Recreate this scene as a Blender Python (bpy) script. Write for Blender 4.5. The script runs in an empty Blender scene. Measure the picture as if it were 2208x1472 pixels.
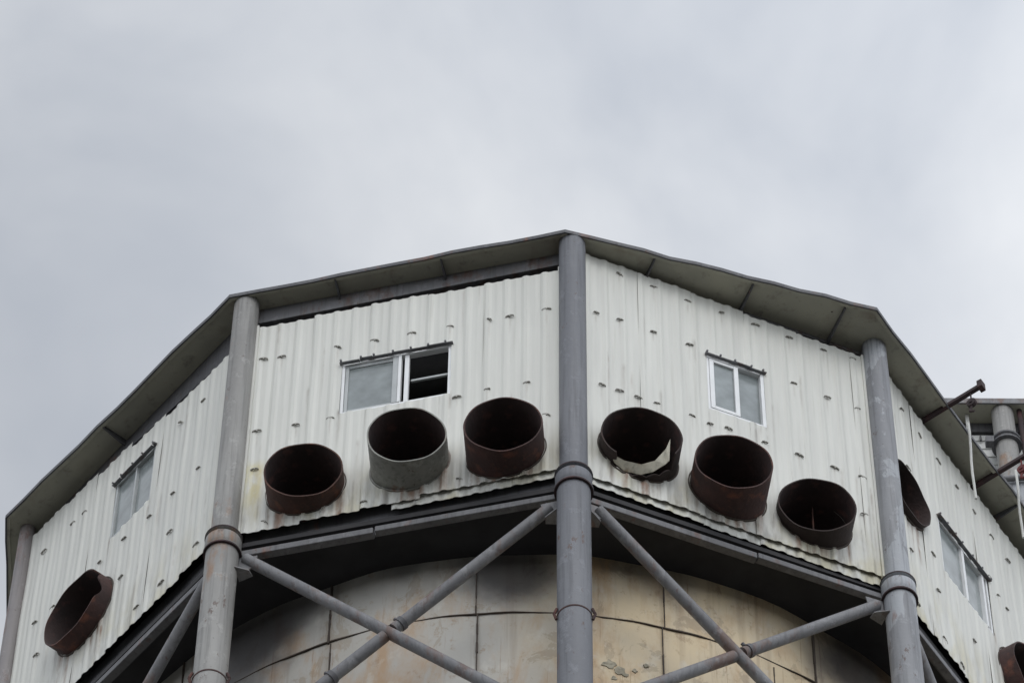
import bpy, bmesh, math, random
from mathutils import Vector, Matrix
random.seed(7)
SC = bpy.context.scene
COL = SC.collection

# ------------------------------------------------------------------ camera
CAM = Vector((0.0, -48.418, 1.6))
YAW, PITCH, ROLL = -0.0081538, 0.9654982, 0.0129161
fwd = Vector((math.sin(YAW)*math.cos(PITCH), math.cos(YAW)*math.cos(PITCH), math.sin(PITCH)))
rt = fwd.cross(Vector((0, 0, 1))).normalized(); up = rt.cross(fwd)
r2 = rt*math.cos(ROLL)+up*math.sin(ROLL); u2 = -rt*math.sin(ROLL)+up*math.cos(ROLL)
cd = bpy.data.cameras.new('camera'); cam = bpy.data.objects.new('camera', cd); COL.objects.link(cam)
cd.sensor_width = 36.0; cd.lens = 9680.93/2208*36.0; cd.clip_start = 0.5; cd.clip_end = 3000
m3 = Matrix((r2, u2, -fwd)).transposed()
cam.matrix_world = Matrix.Translation(CAM) @ m3.to_4x4()
SC.camera = cam

# ------------------------------------------------------------------ world, sun, exposure
SUN_EL, SUN_AZ = math.radians(38), math.radians(10)      # azimuth measured from straight behind the camera, towards the right
w = bpy.data.worlds.new('World'); SC.world = w; w.use_nodes = True
nt = w.node_tree; nt.nodes.clear()
N = nt.nodes.new; LK = nt.links.new
out = N('ShaderNodeOutputWorld'); bg = N('ShaderNodeBackground'); bg.inputs['Strength'].default_value = 0.1
sky = N('ShaderNodeTexSky'); sky.sky_type = 'NISHITA'; sky.sun_disc = False
sky.sun_elevation = SUN_EL; sky.sun_rotation = math.pi - SUN_AZ
tc = N('ShaderNodeTexCoord')
mp = N('ShaderNodeMapping'); mp.inputs['Scale'].default_value = (1.0, 1.0, 1.0); mp.inputs['Location'].default_value = (0.35, 0.2, 0.1)
n1 = N('ShaderNodeTexNoise'); n1.inputs['Scale'].default_value = 9.0; n1.inputs['Detail'].default_value = 5; n1.inputs['Roughness'].default_value = 0.5
n1.inputs['Distortion'].default_value = 0.35
cr = N('ShaderNodeValToRGB'); cr.color_ramp.elements[0].position = 0.36; cr.color_ramp.elements[1].position = 0.68
cr.color_ramp.elements[0].color = (4.9, 5.25, 5.85, 1); cr.color_ramp.elements[1].color = (7.3, 7.5, 7.8, 1)
sp = N('ShaderNodeSeparateXYZ')
mr = N('ShaderNodeMapRange'); mr.inputs['From Min'].default_value = 0.6; mr.inputs['From Max'].default_value = -0.4
mr.inputs['To Min'].default_value = 1.0; mr.inputs['To Max'].default_value = 2.1
mrx = N('ShaderNodeMapRange'); mrx.inputs['From Min'].default_value = -0.13; mrx.inputs['From Max'].default_value = 0.13
mrx.inputs['To Min'].default_value = 0.92; mrx.inputs['To Max'].default_value = 1.20
mm = N('ShaderNodeMath'); mm.operation = 'MULTIPLY'
sc_ = N('ShaderNodeVectorMath'); sc_.operation = 'SCALE'
mx = N('ShaderNodeMix'); mx.data_type = 'RGBA'; mx.inputs['Factor'].default_value = 0.93
LK(tc.outputs['Generated'], mp.inputs['Vector']); LK(mp.outputs['Vector'], n1.inputs['Vector']); LK(n1.outputs['Fac'], cr.inputs['Fac'])
LK(tc.outputs['Generated'], sp.inputs['Vector']); LK(sp.outputs['Y'], mr.inputs['Value']); LK(sp.outputs['X'], mrx.inputs['Value'])
LK(mr.outputs['Result'], mm.inputs[0]); LK(mrx.outputs['Result'], mm.inputs[1])
LK(cr.outputs['Color'], sc_.inputs[0]); LK(mm.outputs['Value'], sc_.inputs['Scale'])
LK(sky.outputs['Color'], mx.inputs['A']); LK(sc_.outputs['Vector'], mx.inputs['B']); LK(mx.outputs['Result'], bg.inputs['Color'])
LK(bg.outputs['Background'], out.inputs['Surface'])

sl = bpy.data.lights.new('sun', 'SUN'); sl.energy = 0.6; sl.angle = math.radians(25); sl.color = (1.0, 0.96, 0.90)
so = bpy.data.objects.new('sun', sl); COL.objects.link(so)
sd = Vector((math.sin(SUN_AZ)*math.cos(SUN_EL), -math.cos(SUN_AZ)*math.cos(SUN_EL), math.sin(SUN_EL)))
so.rotation_euler = sd.to_track_quat('Z', 'Y').to_euler()
so.location = (20, -60, 90)
SC.view_settings.view_transform = 'Standard'; SC.view_settings.look = 'None'
SC.view_settings.exposure = 0.0; SC.view_settings.gamma = 1.0
SC.cycles.max_bounces = 6

# ------------------------------------------------------------------ materials
def nodes(name):
    m = bpy.data.materials.new(name); m.use_nodes = True
    return m, m.node_tree, m.node_tree.nodes['Principled BSDF']
def noise(t, scale, detail=5, vec=None, rough=0.55, dist=0.0):
    n = t.nodes.new('ShaderNodeTexNoise'); n.inputs['Scale'].default_value = scale
    n.inputs['Detail'].default_value = detail; n.inputs['Roughness'].default_value = rough; n.inputs['Distortion'].default_value = dist
    if vec is not None: t.links.new(vec, n.inputs['Vector'])
    return n.outputs['Fac']
def coords(t, scale=(1, 1, 1)):
    c = t.nodes.new('ShaderNodeTexCoord'); m = t.nodes.new('ShaderNodeMapping'); m.inputs['Scale'].default_value = scale
    t.links.new(c.outputs['Object'], m.inputs['Vector']); return m.outputs['Vector']
def ramp(t, fac, p0, p1, c0=(0, 0, 0, 1), c1=(1, 1, 1, 1)):
    r = t.nodes.new('ShaderNodeValToRGB'); r.color_ramp.elements[0].position = p0; r.color_ramp.elements[1].position = p1
    r.color_ramp.elements[0].color = c0; r.color_ramp.elements[1].color = c1
    t.links.new(fac, r.inputs['Fac']); return r.outputs['Color']
def mix(t, fac, a, b, mode='MIX'):
    m = t.nodes.new('ShaderNodeMix'); m.data_type = 'RGBA'; m.blend_type = mode
    for k, v in (('Factor', fac), ('A', a), ('B', b)):
        if hasattr(v, 'links'): t.links.new(v, m.inputs[k])
        else: m.inputs[k].default_value = (*v, 1) if isinstance(v, tuple) and len(v) == 3 else v
    return m.outputs['Result']
def math_(t, op, a, b):
    m = t.nodes.new('ShaderNodeMath'); m.operation = op
    for i, v in enumerate((a, b)):
        if hasattr(v, 'links'): t.links.new(v, m.inputs[i])
        else: m.inputs[i].default_value = v
    return m.outputs['Value']
def bump(t, b, h, s=0.3, d=0.02):
    n = t.nodes.new('ShaderNodeBump'); n.inputs['Strength'].default_value = s; n.inputs['Distance'].default_value = d
    t.links.new(h, n.inputs['Height']); t.links.new(n.outputs['Normal'], b.inputs['Normal'])

def mat_cladding():
    m, t, b = nodes('cream cladding')
    v = coords(t, (6, 6, 0.35)); n = noise(t, 1.0, 6, v)
    c = mix(t, ramp(t, n, 0.30, 0.72), (0.56, 0.56, 0.52), (0.65, 0.65, 0.60))
    v3 = coords(t, (9, 9, 0.22)); st = ramp(t, noise(t, 1.0, 4, v3), 0.60, 0.80)
    c = mix(t, math_(t, 'MULTIPLY', st, 0.55), c, (0.40, 0.385, 0.33))
    # grime and yellowed patches gather near the lower edge of the sheets
    g = t.nodes.new('ShaderNodeTexCoord'); s = t.nodes.new('ShaderNodeSeparateXYZ'); t.links.new(g.outputs['Object'], s.inputs[0])
    lo = t.nodes.new('ShaderNodeMapRange'); lo.inputs['From Min'].default_value = 1.6; lo.inputs['From Max'].default_value = 0.1
    t.links.new(s.outputs['Z'], lo.inputs['Value'])
    p = ramp(t, noise(t, 1.3, 5, coords(t, (1.6, 1.6, 0.7))), 0.46, 0.60)
    c = mix(t, math_(t, 'MULTIPLY', math_(t, 'MULTIPLY', lo.outputs['Result'], p), 0.75), c, (0.50, 0.46, 0.31))
    p2 = ramp(t, noise(t, 2.2, 6, coords(t, (3, 3, 0.5))), 0.50, 0.66)
    c = mix(t, math_(t, 'MULTIPLY', math_(t, 'MULTIPLY', lo.outputs['Result'], p2), 0.7), c, (0.22, 0.21, 0.19))
    at = t.nodes.new('ShaderNodeAttribute'); at.attribute_name = 'stain'; ss = t.nodes.new('ShaderNodeSeparateColor'); t.links.new(at.outputs['Color'], ss.inputs[0])
    brk = ramp(t, noise(t, 9, 6, coords(t, (1, 1, 0.35))), 0.30, 0.62)
    for ch, col, k_ in (('Green', (0.25, 0.24, 0.215), 0.85), ('Blue', (0.55, 0.50, 0.28), 0.85), ('Red', (0.24, 0.12, 0.065), 0.75)):
        c = mix(t, math_(t, 'MULTIPLY', math_(t, 'MULTIPLY', ss.outputs[ch], brk), k_), c, col)
    t.links.new(c, b.inputs['Base Color']); b.inputs['Roughness'].default_value = 0.55
    bump(t, b, noise(t, 1.7, 3, coords(t, (1, 1, 0.5))), 0.35, 0.05)
    return m
def mat_paint(name, c0, c1, rust=0.62, peel=None, rs=1.2, rustc=(0.16, 0.065, 0.035), pp=(0.50, 0.53)):
    m, t, b = nodes(name)
    c = mix(t, ramp(t, noise(t, 1.6, 6, coords(t, (1, 1, 0.35))), 0.32, 0.70), c0, c1)
    if peel:
        pk = ramp(t, noise(t, 1.05, 7, coords(t, (1.5, 1.5, 0.55)), 0.6, 0.4), *pp)
        c = mix(t, pk, c, peel)
    rk = ramp(t, noise(t, rs, 8, coords(t, (1.7, 1.7, 0.6)), 0.65), rust, rust+0.09)
    c = mix(t, math_(t, 'MULTIPLY', rk, 0.8), c, rustc)
    sp_ = ramp(t, noise(t, 14, 3, coords(t)), 0.68, 0.74); c = mix(t, math_(t, 'MULTIPLY', sp_, 0.6), c, (0.07, 0.05, 0.045))
    dk = ramp(t, noise(t, 1.0, 6, coords(t, (14, 14, 0.5)), 0.6), 0.50, 0.72)
    c = mix(t, math_(t, 'MULTIPLY', dk, 0.60), c, tuple(x*0.45 for x in c0))
    lt = ramp(t, noise(t, 4.5, 7, coords(t, (1, 1, 0.6)), 0.65), 0.56, 0.64)
    c = mix(t, math_(t, 'MULTIPLY', lt, 0.35), c, tuple(min(1, x*1.5) for x in c1))
    ed = ramp(t, noise(t, 6.0, 8, coords(t, (1, 1, 0.45)), 0.7), 0.63, 0.67)
    c = mix(t, math_(t, 'MULTIPLY', ed, 0.8), c, (0.10, 0.06, 0.045))
    t.links.new(c, b.inputs['Base Color']); b.inputs['Roughness'].default_value = 0.6
    bump(t, b, math_(t, 'ADD', noise(t, 9, 5, coords(t)), math_(t, 'MULTIPLY', lt, 0.5)), 0.35, 0.02)
    return m
def mat_rust(name, c0, c1, c2=(0.11, 0.045, 0.03)):
    m, t, b = nodes(name)
    c = mix(t, ramp(t, noise(t, 2.2, 7, coords(t)), 0.35, 0.65), c0, c1)
    c = mix(t, ramp(t, noise(t, 5, 6, coords(t, (1, 1, 0.5))), 0.55, 0.72), c, c2)
    t.links.new(c, b.inputs['Base Color']); b.inputs['Roughness'].default_value = 0.85
    bump(t, b, noise(t, 18, 6, coords(t)), 0.5, 0.02)
    return m
def mat_plain(name, c, rough=0.5, var=0.15, scale=3.0, metal=0.0):
    m, t, b = nodes(name)
    a = tuple(x*(1-var) for x in c); d = tuple(min(1, x*(1+var)) for x in c)
    cc = mix(t, ramp(t, noise(t, scale, 5, coords(t)), 0.3, 0.7), a, d)
    t.links.new(cc, b.inputs['Base Color']); b.inputs['Roughness'].default_value = rough; b.inputs['Metallic'].default_value = metal
    return m
DARK_BLOTS = [(-4.15, -6.43, 54.3, 1.35, 0.9), (-0.3, -7.65, 54.5, 1.1, 0.85), (4.95, -5.83, 54.35, 1.5, 0.9), (-3.3, -6.9, 54.7, 0.8, 0.6), (1.9, -7.4, 54.9, 0.9, 0.5), (-4.6, -6.1, 53.3, 1.0, 0.6), (5.4, -5.4, 53.3, 1.0, 0.6), (-2.0, -7.4, 54.95, 0.7, 0.5)]
def mat_tank():
    m, t, b = nodes('stained tank plate')
    g = t.nodes.new('ShaderNodeTexCoord'); s = t.nodes.new('ShaderNodeSeparateXYZ'); t.links.new(g.outputs['Object'], s.inputs[0])
    ex = t.nodes.new('ShaderNodeMapRange'); ex.inputs['From Min'].default_value = -1.2; ex.inputs['From Max'].default_value = 1.6
    ex.interpolation_type = 'SMOOTHSTEP'
    wob = math_(t, 'ADD', s.outputs['X'], math_(t, 'MULTIPLY', math_(t, 'SUBTRACT', noise(t, 0.8, 5, coords(t)), 0.5), 3.5))
    t.links.new(wob, ex.inputs['Value'])
    base = mix(t, ex.outputs['Result'], (0.44, 0.43, 0.40), (0.62, 0.51, 0.34))
    c = mix(t, math_(t, 'MULTIPLY', ramp(t, noise(t, 1.1, 7, coords(t, (1, 1, 0.5)), 0.6), 0.38, 0.66), 0.5), base, (0.43, 0.40, 0.345))
    o = ramp(t, noise(t, 0.9, 7, coords(t, (1.4, 1.4, 0.5)), 0.65, 0.3), 0.52, 0.68)
    c = mix(t, math_(t, 'MULTIPLY', o, 0.75), c, (0.42, 0.26, 0.13))
    st = ramp(t, noise(t, 1.0, 5, coords(t, (5, 5, 0.18))), 0.56, 0.78)
    c = mix(t, math_(t, 'MULTIPLY', st, 0.5), c, (0.20, 0.13, 0.085))
    fg = ramp(t, noise(t, 4, 9, coords(t, (1, 1, 0.7)), 0.75), 0.57, 0.66); c = mix(t, math_(t, 'MULTIPLY', fg, 0.55), c, (0.30, 0.20, 0.12))
    wh = ramp(t, noise(t, 2.5, 7, coords(t, (1, 1, 0.6))), 0.58, 0.68); c = mix(t, math_(t, 'MULTIPLY', wh, 0.5), c, (0.60, 0.58, 0.52))
    pl = ramp(t, noise(t, 1.7, 9, coords(t, (1, 1, 0.6)), 0.72, 0.6), 0.555, 0.575)      # crisp flaking patches
    c = mix(t, math_(t, 'MULTIPLY', pl, 0.45), c, (0.30, 0.24, 0.17))
    fl_ = ramp(t, noise(t, 1.0, 8, coords(t, (11, 11, 0.35)), 0.7), 0.60, 0.66)
    c = mix(t, math_(t, 'MULTIPLY', fl_, 0.6), c, (0.26, 0.15, 0.08))
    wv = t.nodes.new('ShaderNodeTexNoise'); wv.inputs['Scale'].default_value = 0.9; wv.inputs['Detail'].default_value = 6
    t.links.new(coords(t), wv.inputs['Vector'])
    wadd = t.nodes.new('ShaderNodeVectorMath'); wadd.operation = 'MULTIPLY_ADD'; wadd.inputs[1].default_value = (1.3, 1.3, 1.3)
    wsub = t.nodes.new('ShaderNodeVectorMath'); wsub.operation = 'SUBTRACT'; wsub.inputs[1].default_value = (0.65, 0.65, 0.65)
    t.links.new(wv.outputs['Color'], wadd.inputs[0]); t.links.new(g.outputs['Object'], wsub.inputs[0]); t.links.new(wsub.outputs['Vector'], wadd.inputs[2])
    for (px, py, pz, rad, amt) in DARK_BLOTS:      # soft near-black blots towards the tank top
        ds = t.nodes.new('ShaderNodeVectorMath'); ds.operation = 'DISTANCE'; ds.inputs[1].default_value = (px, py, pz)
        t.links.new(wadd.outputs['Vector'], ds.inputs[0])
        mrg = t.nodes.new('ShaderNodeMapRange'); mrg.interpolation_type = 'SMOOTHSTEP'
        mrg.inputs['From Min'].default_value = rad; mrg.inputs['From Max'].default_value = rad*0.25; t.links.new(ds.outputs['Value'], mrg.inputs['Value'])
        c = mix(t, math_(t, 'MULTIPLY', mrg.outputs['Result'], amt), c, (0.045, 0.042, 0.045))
    t.links.new(c, b.inputs['Base Color']); b.inputs['Roughness'].default_value = 0.75
    bump(t, b, noise(t, 1.5, 6, coords(t)), 0.35, 0.05)
    return m
def mat_soffit():
    m, t, b = nodes('olive soffit')
    c = mix(t, ramp(t, noise(t, 0.8, 6, coords(t)), 0.35, 0.7), (0.33, 0.322, 0.27), (0.46, 0.445, 0.355))
    c = mix(t, math_(t, 'MULTIPLY', ramp(t, noise(t, 1.6, 6, coords(t)), 0.56, 0.72), 0.6), c, (0.20, 0.16, 0.125))
    sm = ramp(t, noise(t, 5, 7, coords(t), 0.7), 0.55, 0.68); c = mix(t, math_(t, 'MULTIPLY', sm, 0.5), c, (0.15, 0.13, 0.11))
    t.links.new(c, b.inputs['Base Color']); b.inputs['Roughness'].default_value = 0.7
    bump(t, b, noise(t, 1.6, 3, coords(t)), 0.5, 0.06)
    return m

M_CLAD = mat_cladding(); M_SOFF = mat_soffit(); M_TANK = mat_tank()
M_COLB = mat_paint('blue grey column paint', (0.13, 0.135, 0.15), (0.165, 0.17, 0.185), 0.70)
M_COLW = mat_paint('worn warm grey column paint', (0.215, 0.21, 0.20), (0.30, 0.295, 0.28), 0.60, rustc=(0.26, 0.15, 0.085))
M_COLP = mat_paint('peeling grey column paint', (0.20, 0.205, 0.22), (0.25, 0.255, 0.265), 0.66, peel=(0.33, 0.345, 0.365), pp=(0.475, 0.495))
M_COLR = mat_paint('rusting grey column paint', (0.19, 0.175, 0.175), (0.27, 0.25, 0.245), 0.52, rustc=(0.17, 0.08, 0.06))
M_STEEL = mat_paint('grey steel paint', (0.135, 0.135, 0.142), (0.20, 0.20, 0.205), 0.54, rustc=(0.13, 0.075, 0.055))
M_BEAM = mat_paint('dark grey beam paint', (0.07, 0.07, 0.078), (0.11, 0.11, 0.115), 0.58)
M_FLNG = mat_paint('flange paint', (0.10, 0.10, 0.105), (0.15, 0.15, 0.155), 0.56)
M_RUST = mat_rust('rusty pipe', (0.045, 0.025, 0.020), (0.085, 0.038, 0.028), (0.17, 0.065, 0.035))
M_RUSTD = mat_rust('dark rusty pipe', (0.026, 0.017, 0.015), (0.038, 0.023, 0.020), (0.05, 0.028, 0.022))
M_RUSTR = mat_rust('red rusty pipe', (0.042, 0.024, 0.022), (0.075, 0.034, 0.029), (0.16, 0.060, 0.038))
M_GPIPE = mat_paint('grey pipe paint', (0.19, 0.19, 0.17), (0.28, 0.28, 0.25), 0.57)
M_LINING_SHADE = mat_rust('shaded pipe lining', (0.042, 0.031, 0.030), (0.070, 0.045, 0.042), (0.13, 0.065, 0.055))
M_BLACK = mat_plain('duct shade black', (0.012, 0.010, 0.010), 0.9, 0.3)
M_DARK = mat_plain('dark underside', (0.032, 0.031, 0.033), 0.85, 0.35, 1.5)
M_SEAM = mat_plain('seam grime', (0.07, 0.055, 0.045), 0.9, 0.3)
M_WHITE = mat_plain('white window frame', (0.74, 0.75, 0.75), 0.4, 0.06)
M_GFRAME = mat_plain('grey window frame', (0.40, 0.42, 0.42), 0.45, 0.12)
M_GLASS = mat_plain('dusty glass', (0.22, 0.245, 0.245), 0.16, 0.28, 2.4)
M_SCREW = mat_plain('screw cap', (0.33, 0.32, 0.29), 0.6, 0.4, 8)
M_ARM = mat_rust('rusty arm steel', (0.030, 0.022, 0.024), (0.045, 0.027, 0.028), (0.08, 0.034, 0.034))
M_RED = mat_rust('red hook', (0.12, 0.03, 0.03), (0.16, 0.04, 0.04))
M_CABLE = mat_plain('pale cable', (0.55, 0.55, 0.52), 0.6, 0.1)
M_SIDE = mat_plain('white siding', (0.58, 0.585, 0.57), 0.6, 0.08, 2)
M_GROUND = mat_plain('concrete ground', (0.09, 0.088, 0.08), 0.9, 0.25, 0.3)

# ------------------------------------------------------------------ helpers
def link(name, me, mat, parent=None):
    o = bpy.data.objects.new(name, me); COL.objects.link(o)
    if mat is not None: me.materials.append(mat)
    if parent is not None: o.parent = parent
    return o
def fin(name, bm, mat, parent=None, smooth=False, bevel=0.0):
    bmesh.ops.recalc_face_normals(bm, faces=bm.faces[:])
    me = bpy.data.meshes.new(name); bm.to_mesh(me); bm.free()
    if smooth:
        for p in me.polygons: p.use_smooth = True
    o = link(name, me, mat, parent)
    if bevel:
        b = o.modifiers.new('bevel', 'BEVEL'); b.width = bevel; b.segments = 2; b.limit_method = 'ANGLE'
    if smooth:
        try:
            me.set_sharp_from_angle(angle=math.radians(40))
        except Exception: pass
    return o
def empty(name, loc, label, cat, group=None):
    o = bpy.data.objects.new(name, None); COL.objects.link(o); o.location = loc; o['label'] = label; o['category'] = cat
    if group: o['group'] = group
    return o
def tag(o, label, cat, group=None):
    o['label'] = label; o['category'] = cat
    if group: o['group'] = group
    return o
def tube(bm, a, b, r, r1=None, seg=24, caps=True):
    a = Vector(a); b = Vector(b); r1 = r if r1 is None else r1
    d = (b-a).normalized(); x = d.orthogonal().normalized(); y = d.cross(x)
    A = [bm.verts.new(a+(x*math.cos(t)+y*math.sin(t))*r) for t in [2*math.pi*i/seg for i in range(seg)]]
    B = [bm.verts.new(b+(x*math.cos(t)+y*math.sin(t))*r1) for t in [2*math.pi*i/seg for i in range(seg)]]
    for i in range(seg): bm.faces.new((A[i], A[(i+1) % seg], B[(i+1) % seg], B[i]))
    if caps: bm.faces.new(A[::-1]); bm.faces.new(B)
def lathe(bm, c, prof, seg=48, cap=True):
    rings = []
    for r, z in prof:
        rings.append([bm.verts.new((c[0]+r*math.cos(2*math.pi*i/seg), c[1]+r*math.sin(2*math.pi*i/seg), c[2]+z)) for i in range(seg)])
    for q in range(len(rings)-1):
        for i in range(seg): bm.faces.new((rings[q][i], rings[q][(i+1) % seg], rings[q+1][(i+1) % seg], rings[q+1][i]))
    if cap: bm.faces.new(rings[0][::-1]); bm.faces.new(rings[-1])
def prism(bm, pts0, pts1):
    A = [bm.verts.new(p) for p in pts0]; B = [bm.verts.new(p) for p in pts1]; n = len(A)
    for i in range(n): bm.faces.new((A[i], A[(i+1) % n], B[(i+1) % n], B[i]))
    bm.faces.new(A[::-1]); bm.faces.new(B)
def polytube(bm, pts, r, seg=6):
    for a, b in zip(pts[:-1], pts[1:]): tube(bm, a, b, r, seg=seg)

# ------------------------------------------------------------------ setting: ground
Z0 = 54.986                       # height of the collar level
bm = bmesh.new()
vs = [bm.verts.new((x, y, 0)) for x, y in ((-900, -900), (900, -900), (900, 900), (-900, 900))]; bm.faces.new(vs)
g = fin('ground', bm, M_GROUND); g['kind'] = 'structure'

# ------------------------------------------------------------------ plan of the ten-sided tower (relative to the axis)
PHI = 0.0638194; RAD = 9.0
def model(k, R=RAD):
    t = PHI+(k-2)*math.radians(36)+{0: -0.0084, 1: 0.02935, 3: -0.0456, 4: -0.01408}.get(k, 0)
    return Vector((R*math.sin(t), -R*math.cos(t)))
CN = [model(0), Vector((-4.599, -7.809)), Vector((0.616, -9.020)), Vector((5.511, -7.034)), model(4)] + [model(k) for k in range(5, 10)]
EAVE_Z = 6.30
EV = [Vector((-8.72, -3.52)), Vector((-4.86, -7.96)), Vector((0.50, -9.245)), Vector((5.51, -7.79)), model(4)*1.045] + [model(k)*1.035 for k in range(5, 10)]
class Facet:
    def __init__(s, k):
        s.A = CN[(k-1) % 10]; s.B = CN[k % 10]; s.L = (s.B-s.A).length; s.e = (s.B-s.A)/s.L; s.n = Vector((s.e.y, -s.e.x))
    def p(s, u, z, off=0.0):
        q = s.A+s.e*u+s.n*off
        return Vector((q.x, q.y, z))       # penthouse-local: z = 0 at the collar level
F = {k: Facet(k) for k in range(1, 11)}
def fbox(bm, f, u0, u1, z0, z1, o0, o1):
    prism(bm, [f.p(u0, z0, o0), f.p(u1, z0, o0), f.p(u1, z0, o1), f.p(u0, z0, o1)],
              [f.p(u0, z1, o0), f.p(u1, z1, o0), f.p(u1, z1, o1), f.p(u0, z1, o1)])

PH = empty('penthouse', (0, 0, Z0), 'ten sided penthouse of cream corrugated sheet with round pipe openings around the tank top', 'building')
WOFF = -0.06
WIN = {1: (2.55, 3.62, 3.47, 4.96), 2: (1.65, 3.41, 2.84, 4.19), 3: (2.30, 3.28, 3.10, 4.55), 4: (1.74, 3.30, 2.34, 3.76)}
# vent pipes: facet, u, z, radius, length, material, label
VP = [(2, 1.203, 1.027, 0.605, 0.408, M_RUST, 'brown rusty pipe stub, leftmost of the three under the open window'),
      (2, 2.820, 1.151, 0.599, 0.615, M_GPIPE, 'grey painted pipe stub directly under the open window'),
      (2, 4.299, 1.029, 0.600, 0.590, M_RUSTR, 'reddish rusty pipe stub just left of the middle column'),
      (3, 1.082, 1.240, 0.618, 0.413, M_RUSTD, 'torn dark pipe stub with a bent pale metal flap'),
      (3, 2.543, 1.019, 0.601, 0.655, M_RUSTR, 'long rusty pipe stub below the two-pane white window'),
      (3, 3.969, 1.034, 0.598, 0.361, M_RUSTD, 'short dark pipe stub with a vertical blade inside'),
      (1, 2.16, 1.90, 0.70, 0.30, M_RUSTR, 'red brown pipe stub with broken rim on the left panel'),
      (4, 0.66, 3.10, 0.60, 0.12, M_RUSTD, 'dark pipe opening half hidden behind the peeling column'),
      (4, 4.05, 1.75, 0.72, 0.30, M_RUSTR, 'rusty pipe stub at the far right under the narrow window')]
TOP = {1: (6.08, 5.32), 2: (5.64, 5.72), 3: (6.24, 5.99), 4: (6.17, 5.96)}
BOT = {1: (0.26, 0.40), 2: (0.20, 0.40), 3: (0.30, 0.20), 4: (0.13, -0.10)}
def rib(u):
    # corrugation: one trapezoid rib per 0.308 m with a lower one half way
    def trap(x, w, s, h):
        x = abs(x); return h if x < w else (h*(1-(x-w)/s) if x < w+s else 0)
    x = (u/0.308) % 1.0; x = (x-0.5)*0.308
    a = trap(x, 0.022, 0.048, 0.020)
    x2 = ((u/0.308+0.5) % 1.0-0.5)*0.308
    return max(a, trap(x2, 0.006, 0.035, 0.004))
# screw caps
SCREWS = {
1: [(4.89, 4.79), (4.28, 4.83), (4.95, 2.91), (4.3, 2.92), (4.34, 1.88), (3.69, 2.94), (3.02, 3.04), (2.38, 3.07), (3.07, 2.0), (1.69, 5.08), (1.37, 5.11), (0.57, 5.16), (4.26, 0.68), (1.76, 3.15), (3.64, 0.68), (1.12, 3.14), (0.62, 3.23), (0.82, 2.21), (5.12, 0.78)],
2: [(0.35, 4.7), (0.65, 4.67), (1.56, 4.65), (2.16, 4.64), (2.76, 4.65), (3.38, 4.64), (4.01, 4.64), (4.34, 4.62), (4.93, 4.62), (4.62, 2.73), (4.0, 2.75), (4.93, 1.79), (3.52, 2.69), (0.35, 2.76), (0.97, 2.74), (1.52, 2.74), (0.37, 1.76), (2.13, 0.42), (0.60, 0.36), (3.6, 0.55)],
3: [(0.83, 5.94), (1.42, 5.91), (2.01, 5.85), (2.6, 5.86), (3.19, 5.84), (3.78, 5.81), (4.38, 5.79), (4.9, 5.83), (0.42, 4.63), (0.82, 4.66), (1.39, 4.64), (2.01, 4.63), (0.5, 2.72), (0.79, 2.72), (1.1, 2.71), (1.41, 2.72), (2.0, 2.71), (2.3, 2.66), (2.61, 2.7), (3.22, 2.66), (3.8, 4.55), (4.38, 4.48), (4.9, 4.45), (3.8, 2.63), (4.4, 2.61), (4.87, 2.61), (4.84, 1.64)],
4: [(0.86, 5.62), (1.4, 5.53), (0.85, 4.01), (1.98, 5.48), (2.56, 5.44), (3.09, 5.35), (3.65, 5.29), (0.65, 1.66), (1.4, 2.37), (1.44, 1.49), (0.69, 0.36), (1.47, 0.3), (1.97, 0.2), (2.5, 1.36), (3.37, 3.9), (3.61, 3.68), (3.87, 3.61), (4.17, 5.21)]}
_rs = random.Random(21)
DRIPS = {1: [], 2: [], 3: [], 4: []}      # runs of dirt: u, top z, width, length, rust, grime, yellow
for (k_, u_, z_, r_, L_, *_x) in VP:
    for q in range(11):
        du = _rs.uniform(-0.95, 0.95)*r_; zz = z_-math.sqrt(max(0, r_*r_-du*du))
        DRIPS[k_].append((u_+du, zz+0.02, _rs.uniform(0.012, 0.06), _rs.uniform(0.25, 1.3), _rs.choice((0.3, 0.8, 1.3)), _rs.uniform(0.5, 1.1), 0))
for k_, (a_, b_, c_, d_) in WIN.items():
    for q in range(6):
        DRIPS[k_].append((_rs.choice((a_, b_, _rs.uniform(a_, b_))), c_, _rs.uniform(0.012, 0.035), _rs.uniform(0.3, 1.2), _rs.uniform(0, 0.2), _rs.uniform(0.3, 0.7), 0))
DRIPS[2] += [(0.33, 1.95, 0.13, 1.3, 0, 0.1, 1.6), (0.42, 1.75, 0.07, 1.5, 0.2, 0.2, 1.2), (0.47, 0.95, 0.012, 0.7, 0.1, 1.4, 0)]
DRIPS[3] += [(3.27, 0.75, 0.03, 0.6, 0.2, 1.2, 0), (4.78, 1.2, 0.015, 1.1, 0.1, 1.2, 0), (5.0, 2.4, 0.02, 2.3, 0.3, 0.7, 0)]
for k_ in (1, 2, 3, 4):
    for q in range(26):
        DRIPS[k_].append((_rs.uniform(0.1, 5.6), _rs.uniform(0.4, 5.9), _rs.uniform(0.008, 0.03), _rs.uniform(0.4, 2.0), _rs.uniform(0, 0.3), _rs.uniform(0.15, 0.55), 0))
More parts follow.
